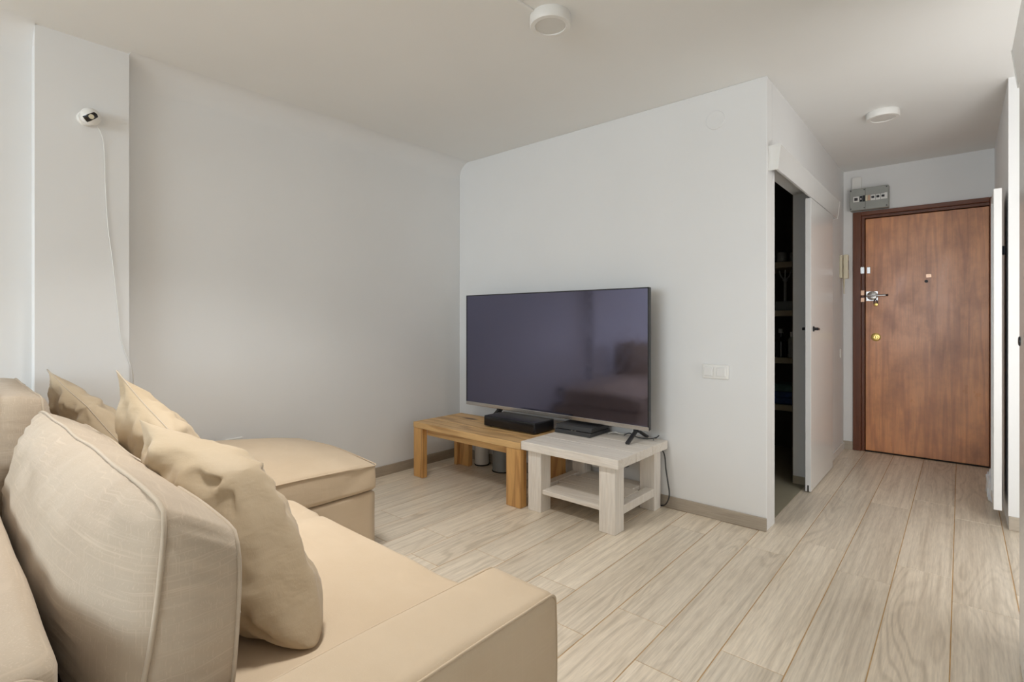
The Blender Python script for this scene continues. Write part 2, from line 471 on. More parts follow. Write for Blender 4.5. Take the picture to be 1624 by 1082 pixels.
on_shelf('jar', -1.03, 4.70, SHZ[3], [(0.03, 0), (0.033, 0.01), (0.033, 0.07), (0.026, 0.08)], 'clear_jar', 'squat glass jar on the highest pantry shelf, rightmost there', 'jar', ([(0.028, 0.08), (0.028, 0.095)], 'dark_metal'))
st = thing('utensil_stand', (-1.085, 4.68, SHZ[2]), 'pale upright utensil stand on a dark box in the pantry', 'stand')
box('base_box', -1.15, -1.02, 4.63, 4.73, SHZ[2], SHZ[2] + 0.075, 'grey_can', st, 0.003)
lathe('stem', [(0.012, 0.0), (0.012, 0.16), (0.02, 0.17), (0.02, 0.18)], 'clear_jar', st, Matrix.Translation((-1.085, 4.66, SHZ[2] + 0.075)), 12)
for s in (-1, 0, 1):
    tube('prong', [(-1.085, 4.66, SHZ[2] + 0.25), (-1.085 + 0.03 * s, 4.66, SHZ[2] + 0.28), (-1.085 + 0.045 * s, 4.66, SHZ[2] + 0.33)], 0.006, 'clear_jar', st)
on_shelf('bottle', -1.12, 4.67, SHZ[1], [(0.045, 0), (0.048, 0.01), (0.048, 0.13), (0.016, 0.165), (0.016, 0.20)], 'dark_glass', 'stout dark bottle with pale cap on the middle pantry shelf', 'bottle', ([(0.019, 0.20), (0.019, 0.235)], 'clear_jar'))
on_shelf('bottle', -1.035, 4.66, SHZ[1], [(0.026, 0), (0.028, 0.01), (0.028, 0.15), (0.012, 0.17)], 'clear_jar', 'slim pale bottle on the middle pantry shelf', 'bottle', ([(0.014, 0.17), (0.014, 0.21)], 'white_plastic'))
for i, (w, hgt, mt, lb) in enumerate(((0.24, 0.055, 'blue_cloth', 'folded dark blue cloth, lowest of the pantry shelf pile'),
                                      (0.22, 0.05, 'blue_cloth', 'folded blue cloth in the middle of the pantry shelf pile'),
                                      (0.20, 0.06, 'green_cloth', 'folded dark green cloth on top of the pantry shelf pile'))):
    z0 = SHZ[0] + (0, 0.056, 0.107)[i]
    vs, fs = box_data(-1.07 - w / 2, -1.07 + w / 2, 4.63, 4.85, z0, z0 + hgt, 0.018, 3)
    vs = [(x + 0.008 * noise.noise((x * 9, y * 9, i)), y, max(z, z0) + 0.004 * noise.noise((x * 14, y * 14, i + 3))) for x, y, z in vs]
    vs = [(x, y, max(z, z0)) for x, y, z in vs]
    tag(link_mesh('folded_cloth', vs, fs, mt, None, True), lb, 'cloth', 'cloths on the lowest pantry shelf')

# sliding door and its track cover
sd = thing('sliding_door', (-0.775, 4.30, 0.006), 'white sliding door pushed half open in the hall beside the tall wall corner', 'door')
box('panel', -0.790, -0.755, 3.915, 4.70, 0.008, 1.981, 'white_gloss', sd, 0.002)
box('guide_slot', -0.777, -0.768, 3.9135, 3.93, 0.008, 0.05, 'gap_dark', sd)
for sx in (-1, 1):
    x = -0.755 if sx > 0 else -0.790
    hd = lathe('handle', [(0.018, 0), (0.018, 0.006), (0.010, 0.008), (0.010, 0.030)], 'black_plastic', sd,
               Matrix.Translation((x, 3.985, 1.10)) @ Matrix.Rotation(sx * PI / 2, 4, 'Y'), 16)
    box('lever', min(x + sx * 0.022, x + sx * 0.032), max(x + sx * 0.022, x + sx * 0.032), 3.978, 4.03, 1.05 + 0.040, 1.05 + 0.056, 'black_plastic', hd, 0.002)
def valance(name, xw, sgn, y0, y1, label):
    v = thing(name, (xw + sgn * 0.03, (y0 + y1) / 2, 1.985), label, 'track cover')
    a, b_ = 0.062 * sgn, 0.046 * sgn
    ring = [(xw, 2.118), (xw + a, 2.118), (xw + b_, 1.985), (xw + b_ - 0.012 * sgn, 1.985), (xw + a - 0.013 * sgn, 2.104), (xw, 2.104)]
    n_ = len(ring)
    vs = [(x, y0, z) for x, z in ring] + [(x, y1, z) for x, z in ring]
    fs = [(i, (i + 1) % n_, n_ + (i + 1) % n_, n_ + i) for i in range(n_)] + [tuple(range(n_)), tuple(range(2 * n_ - 1, n_ - 1, -1))]
    link_mesh('fascia', vs, fs, 'white_gloss', v)
    for y in (y0, y1):
        cap = [(xw, 2.120), (xw + 0.064 * sgn, 2.120), (xw + 0.048 * sgn, 1.983), (xw, 1.983)]
        ya, yb = y - 0.004, y + 0.002
        vs = [(x, ya, z) for x, z in cap] + [(x, yb, z) for x, z in cap]
        fs = [(i, (i + 1) % 4, 4 + (i + 1) % 4, 4 + i) for i in range(4)] + [(0, 1, 2, 3), (7, 6, 5, 4)]
        link_mesh('end_cap', vs, fs, 'white_plastic', v)
    box('rail', min(xw + 0.005 * sgn, xw + 0.03 * sgn), max(xw + 0.005 * sgn, xw + 0.03 * sgn), y0 + 0.05, y1 - 0.05, 2.06, 2.09, 'silver', v)
    return v
valance('track_cover', XK, 1, 3.075, 4.90, 'long white track cover above the half open sliding door in the hall')

# right-hand sliding door close to the camera
valance('track_cover', XR, -1, 0.2, 2.56, 'white track cover at the right edge above the nearer sliding door')
sd2 = thing('sliding_door', (0.165, 1.9, 0.006), 'white sliding door edge at the far right of the view with black knob', 'door')
box('panel', 0.150, 0.185, 1.55, 2.44, 0.008, 1.981, 'white_gloss', sd2, 0.002)
lathe('handle', [(0.016, 0), (0.016, 0.003), (0.012, 0.005)], 'black_plastic', sd2, Matrix.Translation((0.150, 2.405, 1.087)) @ Matrix.Rotation(-PI / 2, 4, 'Y'), 20)

# ------------------------------------------------------------------ entrance door
fr = struct(link_mesh('door_1', *merge(box_data(-0.727, -0.665, YD - 0.018, YD + 0.09, 0, 2.122, 0.004), box_data(0.172, XR - 0.001, YD - 0.018, YD + 0.09, 0, 2.122, 0.004)), 'frame_wood'))
box('head_jamb', -0.665, 0.172, YD - 0.018, YD + 0.09, 2.086, 2.122, 'frame_wood_x', fr, 0.004)
link_mesh('stop_strip', *merge(box_data(-0.665, -0.641, YD + 0.006, YD + 0.09, 0, 2.086, 0.002)), 'frame_wood', fr)
box('stop_strip', -0.641, 0.172, YD + 0.006, YD + 0.09, 2.062, 2.086, 'frame_wood_x', fr, 0.002)
box('threshold', -0.665, 0.172, YD + 0.01, YD + 0.09, 0.0, 0.008, 'gap_dark', fr)
box('backing', -0.72, XR, YD + 0.092, YD + 0.10, 0.0, 2.118, 'gap_dark', fr)  # added dark sheet, keeps sky light out of the door gaps
leaf = box('leaf', -0.636, 0.170, YD + 0.012, YD + 0.05, 0.010, 2.056, 'door_wood', fr, 0.003)
yl = YD + 0.012
# sliding bolt with round plate
RX = Matrix.Rotation(PI / 2, 4, 'X')
def on_door(x, z): return Matrix.Translation((x, yl, z)) @ RX
bolt = lathe('bolt_plate', [(0.040, 0), (0.040, 0.006), (0.034, 0.010), (0.016, 0.014)], 'silver', fr, on_door(-0.585, 1.375), 28)
box('bolt_back', -0.632, -0.545, yl - 0.004, yl + 0.001, 1.330, 1.415, 'silver', fr, 0.002)
tube('bolt_bar', [(-0.632, yl - 0.018, 1.375), (-0.56, yl - 0.018, 1.375), (-0.487, yl - 0.018, 1.378)], 0.009, 'silver', fr)
lathe('bolt_knob', [(0.004, 0), (0.009, 0.006), (0.009, 0.012), (0.003, 0.016)], 'dark_metal', fr, Matrix.Translation((-0.487, yl - 0.018, 1.378)) @ Matrix.Rotation(PI / 2, 4, 'Y'), 14)
link_mesh('keeper', *merge(box_data(-0.668, -0.640, YD - 0.020, YD + 0.004, 1.380, 1.425, 0.002), box_data(-0.668, -0.640, YD - 0.020, YD + 0.004, 1.320, 1.360, 0.002)), 'copper_plate', fr)
lathe('padlock', [(0.014, 0), (0.017, 0.006), (0.014, 0.014), (0.006, 0.016)], 'brass', fr, on_door(-0.560, 1.298), 16)
tube('padlock_shackle', [(-0.572, yl - 0.010, 1.305), (-0.570, yl - 0.013, 1.335), (-0.553, yl - 0.013, 1.335), (-0.549, yl - 0.010, 1.305)], 0.004, 'dark_metal', fr)
for x in (-0.655, -0.613):
    p = box('latch_plate', x - 0.014, x + 0.014, (YD - 0.021 if x < -0.64 else yl - 0.005), (YD - 0.0175 if x < -0.64 else yl + 0.001), 1.572, 1.632, 'silver', fr, 0.003)
lk = lathe('lock_rose', [(0.036, 0), (0.036, 0.004), (0.028, 0.009), (0.020, 0.010)], 'brass', fr, on_door(-0.560, 1.012), 28)
lathe('lock_cylinder', [(0.018, 0.008), (0.018, 0.018), (0.015, 0.021)], 'brass', lk, on_door(-0.560, 1.012), 20)
box('key_slot', -0.562, -0.558, yl - 0.0225, yl - 0.020, 1.002, 1.022, 'gap_dark', lk)
lathe('peephole', [(0.012, 0), (0.012, 0.004), (0.006, 0.006)], 'dark_metal', fr, on_door(-0.215, 1.485), 16)
box('peephole_plate', -0.218, -0.182, yl - 0.0015, yl + 0.001, 1.515, 1.545, 'copper_plate', fr, 0.001)

# fuse box over the door
fb = thing('fuse_box', (-0.603, 5.45, 2.1180), 'grey fuse box with a row of breakers above the brown entrance door', 'fuse box')
box('housing', -0.742, -0.462, 5.415, YD, 2.1275, 2.3175, 'fuse_grey', fb, 0.004)
box('cover_seam', -0.6285, -0.6265, 5.4135, 5.416, 2.1305, 2.3145, 'gap_dark', fb)
for x in (-0.733, -0.635, -0.476):
    for z in (2.1435, 2.3025):
        lathe('screw', [(0.005, 0), (0.005, 0.002)], 'dark_metal', fb, Matrix.Translation((x, 5.415, z)) @ RX, 10)
sl = box('breaker_slot', -0.715, -0.672, 5.411, 5.416, 2.2005, 2.2475, 'white_plastic', fb)
box('breaker', -0.706, -0.682, 5.402, 5.412, 2.2115, 2.2355, 'dark_metal', sl, 0.002)
sl = box('breaker_slot', -0.667, -0.648, 5.411, 5.416, 2.2005, 2.2475, 'black_plastic', fb)
box('breaker', -0.664, -0.652, 5.402, 5.412, 2.2135, 2.2315, 'silver', sl, 0.002)
sl = box('breaker_slot', -0.645, -0.629, 5.411, 5.416, 2.1985, 2.2505, 'black_plastic', fb)
sl = box('breaker_slot', -0.626, -0.612, 5.409, 5.416, 2.2005, 2.2485, 'cream_plastic', fb)
sl = box('breaker_slot', -0.608, -0.592, 5.411, 5.416, 2.2025, 2.2475, 'copper_plate', fb)
for i in range(3):
    x = -0.588 + 0.036 * i
    sl = box('breaker_slot', x, x + 0.032, 5.411, 5.416, 2.2005, 2.2475, 'white_plastic', fb)
    box('breaker', x + 0.006, x + 0.026, 5.402, 5.412, 2.2175, 2.2355, 'dark_metal', sl, 0.002)
sl = box('breaker_slot', -0.490, -0.470, 5.409, 5.416, 2.2005, 2.2525, 'white_plastic', fb)
tag(box('conduit_cover', -0.732, -0.662, 5.462, YD, 2.3185, 2.4305, 'white_plastic', bevel=0.006, seg=2), 'white cable duct rising from the fuse box towards the ceiling', 'cable duct')

# intercom handset on the hall wall
ic = thing('intercom', (XK + 0.02, 5.33, 1.52), 'cream intercom handset on the hall wall beside the door', 'intercom')
box('back_plate', XK, XK + 0.022, 5.285, 5.365, 1.53, 1.73, 'cream_plastic', ic, 0.004)
hs = link_mesh('handset', *xform(box_data(-0.018, 0.018, -0.026, 0.026, -0.105, 0.105, 0.008, 2), Matrix.Translation((XK + 0.045, 5.315, 1.628))), 'cream_plastic', ic)
box('grille', XK + 0.0625, XK + 0.0640, 5.309, 5.321, 1.60, 1.68, 'dark_metal', hs)
tube('coiled_cord', [(XK + 0.035, 5.312, 1.525), (XK + 0.03, 5.31, 1.43), (XK + 0.028, 5.325, 1.395), (XK + 0.025, 5.342, 1.43), (XK + 0.02, 5.345, 1.53)], 0.004, 'cream_plastic', ic)
tag(box('wall_socket', XK, XK + 0.008, 5.30, 5.37, 0.83, 0.91, 'white_plastic', bevel=0.002), 'small white socket plate low on the hall wall beneath the intercom', 'socket')

# mirror with white frame on the right wall of the hall and the bag behind it
mr = thing('mirror', (0.158, 4.15, 0.09), 'tall narrow white framed mirror hung on the right of the hall', 'mirror')
MX0, MX1, MY0, MY1, MZ0, MZ1 = 0.140, 0.175, 3.975, 4.325, 0.090, 1.90
for y0, y1 in ((MY0, MY0 + 0.03), (MY1 - 0.03, MY1)): box('frame_stile', MX0, MX1, y0, y1, MZ0, MZ1, 'white_gloss', mr, 0.002)
for z0, z1 in ((MZ0, MZ0 + 0.03), (MZ1 - 0.03, MZ1)): box('frame_rail', MX0, MX1, MY0 + 0.03, MY1 - 0.03, z0, z1, 'white_gloss', mr, 0.002)
box('glass', MX0 + 0.018, MX0 + 0.024, MY0 + 0.03, MY1 - 0.03, MZ0 + 0.03, MZ1 - 0.03, 'mirror_glass', mr)
box('backing', MX1 - 0.012, MX1 - 0.002, MY0 + 0.03, MY1 - 0.03, MZ0 + 0.03, MZ1 - 0.03, 'gap_dark', mr)
box('wall_bracket', MX1, XR, 4.22, 4.28, 1.55, 1.60, 'dark_metal', mr)
bm = bmesh.new(); bmesh.ops.create_icosphere(bm, subdivisions=4, radius=1.0)
for v in bm.verts:
    p = v.co.copy()
    k = 1 + 0.45 * noise.noise(p * 2.1) + 0.25 * noise.noise(p * 5.0)
    v.co = Vector((0.155 + 0.028 * p.x * k, 4.50 + 0.06 * p.y * k, max(0.004, 0.10 + 0.12 * p.z * k)))
vs, fs = bm_data(bm)
tag(link_mesh('plastic_bag', vs, fs, 'bag_film', None, True), 'crumpled white plastic bag on the floor behind the mirror', 'bag')

# ------------------------------------------------------------------ ceiling lamps, wall fittings
# added fill lamp: unseen round panel over the sofa, brightens seat and floor
m, n, l, b = new_mat('fill_diffuser', (0.9, 0.88, 0.84), 0.5)
b.inputs['Emission Color'].default_value = (1.0, 0.95, 0.87, 1); b.inputs['Emission Strength'].default_value = 4.0
def fill_lamp(x, y, r, power, label):
    t = thing('ceiling_lamp', (x, y, H - 0.05), label, 'ceiling lamp', 'round ceiling lamps')
    M = Matrix.Translation((x, y, H)) @ Matrix.Rotation(PI, 4, 'X')
    lathe('rim', [(r, 0.0), (r + 0.004, 0.004), (r + 0.004, 0.040), (r, 0.045), (r - 0.02, 0.045), (r - 0.02, 0.04)], 'white_plastic', t, M, 48)
    lathe('diffuser', [(r - 0.02, 0.02), (r - 0.02, 0.041), (r - 0.03, 0.042)], 'fill_diffuser', t, M, 48)
    d = bpy.data.lights.new('fill_lamp_light', 'AREA'); d.shape = 'DISK'; d.size = 2 * (r - 0.025); d.energy = power; d.spread = 2.0; d.color = (1.0, 0.98, 0.95)
    o = bpy.data.objects.new('fill_lamp_light', d); COL.objects.link(o); o.location = (0, 0, -0.002); o.parent = t
fill_lamp(-1.65, 0.80, 0.20, 17.5, 'added round fill lamp, lit, above the sofa and out of view')
def ceiling_lamp(x, y, dep, label):
    t = thing('ceiling_lamp', (x, y, H - dep), label, 'ceiling lamp', 'round ceiling lamps')
    M = Matrix.Translation((x, y, H)) @ Matrix.Rotation(PI, 4, 'X')
    lathe('rim', [(0.088, 0.0), (0.090, 0.004), (0.090, dep - 0.004), (0.087, dep), (0.068, dep), (0.066, dep - 0.006)], 'white_plastic', t, M, 48)
    lathe('diffuser', [(0.066, dep - 0.012), (0.0655, dep - 0.004), (0.05, dep - 0.003)], 'diffuser', t, M, 48)
    for a in (0.9, 3.0):
        lathe('screw', [(0.003, 0), (0.003, 0.002)], 'dark_metal', t, Matrix.Translation((x + 0.0895 * math.cos(a), y + 0.0895 * math.sin(a), H - dep * 0.45)) @ Matrix.Rotation(a, 4, 'Z') @ Matrix.Rotation(PI / 2, 4, 'Y'), 8)
ceiling_lamp(-1.365, 1.825, 0.048, 'round white ceiling lamp in the living room, the larger of two')
ceiling_lamp(-0.378, 4.075, 0.042, 'round white ceiling lamp in the hall, the smaller of two')
tag(link_mesh('cable_duct', *xform(box_data(-0.008, 0.008, 0.0, 1.6, -0.008, 0, 0.002), Matrix.Translation((-1.395, 1.74, H)) @ Matrix.Rotation(math.radians(176), 4, 'Z')), 'ceiling_paint'),
    'thin white cable duct on the ceiling leading to the nearer lamp', 'cable duct')
RXW = Matrix.Rotation(PI / 2, 4, 'X')
tag(lathe('blank_cover', [(0.054, 0), (0.054, 0.004), (0.051, 0.007)], 'wall_paint', None, Matrix.Translation((-1.078, YT, 2.325)) @ RXW, 40),
    'round blank cover painted white, high on the TV wall', 'wall cover')
sw = thing('light_switch', (-1.076, YT - 0.004, 0.815), 'white double light switch on the wall right of the television', 'light switch')
box('plate', -1.152, -1.001, YT - 0.012, YT, 0.817, 0.901, 'white_plastic', sw, 0.004)
for x in (-1.114, -1.041): box('rocker', x - 0.026, x + 0.026, YT - 0.021, YT - 0.010, 0.833, 0.885, 'white_gloss', sw, 0.003)

# security camera on the pillar
scx, scy, scz = -3.160, 0.531, 2.125
sc_ = thing('security_camera', (-3.13, scy, scz), 'white round security camera with black lens band on the pillar', 'security camera')
RYp = Matrix.Rotation(PI / 2, 4, 'Y')
lathe('mount', [(0.034, 0), (0.034, 0.018), (0.030, 0.022)], 'white_plastic', sc_, Matrix.Translation((scx, scy - 0.012, scz - 0.004)) @ RYp, 28)
C = Vector((-3.118, scy, scz)); R = 0.040
sph = [(R * math.sin(PI * i / 24), -R * math.cos(PI * i / 24)) for i in range(1, 24)]
lathe('ball', [(0.0005, -R)] + sph + [(0.0005, R)], 'white_plastic', sc_, Matrix.Translation(C), 36)
# black band: a strip of the sphere facing the camera, tilted
view = (Vector((0.0, 0.0, CAM_H)) - C).normalized()
side = view.cross(Vector((0, 0, 1))).normalized(); upv = side.cross(view).normalized()
long_ax = (-side * 0.80 + upv * 0.60).normalized(); wid_ax = view.cross(long_ax).normalized()
fwd = (view * 0.95 - side * 0.12 + upv * 0.06).normalized()
vs, fs = [], []
NU, NV = 16, 8
for i in range(NU + 1):
    a = -0.78 + 1.50 * i / NU
    for j in range(NV + 1):
        q = -0.34 + 0.68 * j / NV
        rr_ = 1.0 if i < NU - 3 else math.sqrt(max(0.0, 1 - ((i - (NU - 3)) / 3.0) ** 2)) * 0.95 + 0.05
        d = (fwd * math.cos(a) * math.cos(q * rr_) + long_ax * math.sin(a) + wid_ax * math.sin(q * rr_)).normalized()
        vs.append(tuple(C + d * (R + 0.0012)))
for i in range(NU):
    for j in range(NV):
        k = i * (NV + 1) + j; fs.append((k, k + 1, k + NV + 2, k + NV + 1))
link_mesh('lens_band', vs, fs, 'black_gloss', sc_, True)
def look(d):
    z = d.normalized(); x = z.cross(Vector((0, 0, 1))).normalized(); y = z.cross(x)
    return Matrix((x, y, z)).transposed().to_4x4()
ld = (fwd * math.cos(-0.05) + long_ax * math.sin(-0.05)).normalized()
lathe('lens', [(0.0105, 0), (0.0105, 0.003), (0.0075, 0.0035), (0.007, 0.001)], 'cream_plastic', sc_, Matrix.Translation(C + ld * (R + 0.0008)) @ look(ld), 24)
# its cable, down the pillar and behind the sofa
tag(tube('camera_cable', [(-3.150, 0.565, 2.095), (-3.153, 0.588, 2.02), (-3.155, 0.596, 1.80), (-3.154, 0.605, 1.62), (-3.155, 0.622, 1.46), (-3.153, 0.634, 1.32), (-3.155, 0.645, 1.20),
                          (-3.154, 0.652, 1.10), (-3.155, 0.668, 1.02), (-3.155, 0.688, 0.955), (-3.158, 0.700, 0.92), (-3.19, 0.715, 0.86), (-3.225, 0.722, 0.76), (-3.235, 0.735, 0.60), (-3.245, 0.75, 0.40)],
         0.0022, 'white_plastic', segs=6), 'thin white cable hanging from the security camera down the pillar', 'cable')

# ------------------------------------------------------------------ sofa
def field(p, s=1.0):
    q = Vector(p) * 4.0
    return Vector((noise.noise(q + Vector((3.1, 0, 0))), noise.noise(q + Vector((0, 7.7, 0))), noise.noise(q + Vector((0, 0, 5.3))))) * s

def soft_box(x0, x1, y0, y1, z0, z1, r, n=24, puff=(0, 0, 0), wob=0.004, wrinkle=None, pe=2.5):
    """box with rounded edges, slightly swollen faces and uneven cloth; puff is per axis"""
    c = Vector(((x0 + x1) / 2, (y0 + y1) / 2, (z0 + z1) / 2)); hx = Vector(((x1 - x0) / 2, (y1 - y0) / 2, (z1 - z0) / 2))
    bm = bmesh.new(); bmesh.ops.create_cube(bm, size=2.0)
    bmesh.ops.subdivide_edges(bm, edges=bm.edges[:], cuts=n, use_grid_fill=True)
    out = []
    inner = Vector((hx.x - r, hx.y - r, hx.z - r))
    for v in bm.verts:
        u = v.co.copy()
        # concentrate vertices near the edges
        w = Vector([math.copysign(abs(a) ** 0.55, a) if abs(a) < 1 else a for a in u])
        p = Vector((w.x * hx.x, w.y * hx.y, w.z * hx.z))
        q = Vector([max(-i, min(i, a)) for a, i in zip(p, inner)])
        d = p - q
        if d.length > 1e-9: p = q + d.normalized() * r
        # swelling
        for ax in range(3):
            o1, o2 = [a for a in range(3) if a != ax]
            f1 = max(0.0, 1 - abs(p[o1] / hx[o1]) ** pe); f2 = max(0.0, 1 - abs(p[o2] / hx[o2]) ** pe)
            if abs(u[ax]) > 0.999: p[ax] += math.copysign(puff[ax] * f1 * f2, u[ax])
        p += c
        p += field(p, wob)
        if wrinkle: p += wrinkle(p)
        v.co = p
    return bm_data(bm)

def clampz(d, z0): return [(x, y, max(z, z0)) for x, y, z in d[0]], d[1]

sofa = thing('sofa', (-2.0, 0.45, 0), 'beige fabric corner sofa with chaise along the left wall', 'sofa')
AX0, AX1, AY0, AY1, AZ = -0.903, -0.690, -0.06, 0.962, 0.54
# armrest
def arm_wr(p):
    t = max(0, (p.z - 0.50) / 0.05)
    return Vector((0, 0, 0.0035 * math.sin(p.y * 46 + 5 * p.x) * max(0, 1 - abs(p.y - 0.42) / 0.28) * min(1, t) * max(0, (p.x + 0.84) * 9)))
arm = link_mesh('armrest', *clampz(soft_box(AX0, AX1, AY0, AY1, 0.012, AZ, 0.030, 30, (0.004, 0.004, 0.007), 0.0035, arm_wr), 0.006), 'sofa_fabric', sofa, True)
arm['label'] = 'wide flat armrest nearest the camera'
def fpt(p): p = Vector(p); return p + field(p, 0.0035)
e = 0.010
for x in (AX1 - e, AX0 + e):
    tube('piping', [fpt((x, y, AZ - e + 0.004)) for y in [AY0 + 0.05 + i * (AY1 - AY0 - 0.09) / 12 for i in range(13)]] +
         [fpt((x, AY1 - 0.012, AZ - 0.012))] + [fpt((x, AY1 - e + 0.004, z)) for z in [AZ - 0.04 - i * 0.115 for i in range(5)]], 0.0032, 'sofa_fabric', arm, segs=6, n=4)
# back frame
bfm = link_mesh('back_frame', *clampz(soft_box(-3.12, -0.916, -0.06, 0.128, 0.012, 0.700, 0.028, 26, (0.002, 0.008, 0.006), 0.004), 0.006), 'back_fabric', sofa, True)
cap_path = []
for a, b_ in ((-0.035, 0.05), (-0.042, 0.55), (-0.036, 0.655), (-0.005, 0.684), (0.06, 0.688), (0.095, 0.682), (0.113, 0.650), (0.115, 0.50), (0.112, 0.05)):
    cap_path.append(fpt((-0.916 - 0.002, a, b_)))
tube('piping', cap_path, 0.0035, 'piping_fabric', bfm, segs=6, n=5)
# base and seat
link_mesh('base', *clampz(soft_box(-2.175, -0.905, 0.10, 0.955, 0.012, 0.31, 0.015, 16, (0, 0.003, 0), 0.003), 0.006), 'sofa_fabric', sofa, True)
def seat_wr(p):
    d = Vector((p.x + 2.15, p.y - 0.62, 0))
    fall = math.exp(-(((p.x + 1.95) / 0.22) ** 2)) * (1 if p.z > 0.38 else 0)
    w = 0.017 * fall * math.sin(p.y * 34 + 14 * p.x + 4 * noise.noise(p * 5))
    crease = -0.014 * math.exp(-((p.x + 1.74 + 0.12 * (p.y - 0.75)) / 0.014) ** 2) * (1 if p.z > 0.42 else 0)
    return Vector((0, 0, w + crease + 0.006 * noise.noise(p * 6.0) * (1 if p.z > 0.4 else 0)))
seat = link_mesh('seat_cushion', *soft_box(-2.172, -0.908, 0.14, 0.968, 0.312, 0.452, 0.030, 44, (0.002, 0.006, 0.022), 0.005, seat_wr), 'sofa_fabric', sofa, True)
# chaise
link_mesh('chaise_base', *clampz(soft_box(-3.13, -2.178, 0.13, 1.475, 0.012, 0.318, 0.012, 18, (0.0, 0.0, 0), 0.0025), 0.006), 'sofa_fabric', sofa, True)
def ch_wr(p):
    top = 1 if p.z > 0.44 else 0
    dent = -0.018 * math.exp(-(((p.x + 2.62) / 0.10) ** 2 + ((p.y - 1.02) / 0.07) ** 2)) * top
    ring_ = 0.006 * math.sin(26 * math.hypot(p.x + 2.62, p.y - 1.02)) * math.exp(-((math.hypot(p.x + 2.62, p.y - 1.02)) / 0.16) ** 2) * top
    sidew = 0.004 * math.sin(p.z * 40 - p.y * 22) * max(0, 1 - abs(p.y - 1.36) / 0.14) * (1 if p.x > -2.25 else 0)
    ux, uy = (p.x + 2.6485) / 0.4765, (p.y - 0.81) / 0.67
    w = max(0.0, min(1.0, (p.z - 0.34) / 0.10))
    arch = 0.024 * w * (max(0, 1 - ux * ux) + max(0, 1 - uy * uy))
    cl = (max(0, -ux) * max(0, uy)) ** 5; cr_ = (max(0, ux) * max(0, uy)) ** 8
    return Vector((sidew + 0.07 * cl, -0.07 * cl, dent + ring_ + arch - 0.012 * cl * w + 0.004 * noise.noise(p * 7) * top))
chc = link_mesh('chaise_cushion', *soft_box(-3.125, -2.172, 0.14, 1.480, 0.324, 0.447, 0.020, 40, (0.004, 0.005, 0.070), 0.005, ch_wr, 2.0), 'sofa_fabric', sofa, True)
def fp5(p): p = Vector(p); return p + field(p, 0.005)
def chp(x, y, z):
    p = fp5((x, y, z)); return p + ch_wr(p) + Vector((0.004, 0.003, 0))
tube('piping', [chp(-2.173, y, 0.441) for y in [0.2 + i * 0.11 for i in range(12)]] + [chp(-2.185, 1.475, 0.441), chp(-2.25, 1.480, 0.441), chp(-2.6, 1.482, 0.441), chp(-2.9, 1.48, 0.441)], 0.0035, 'sofa_fabric', chc, segs=6, n=5)

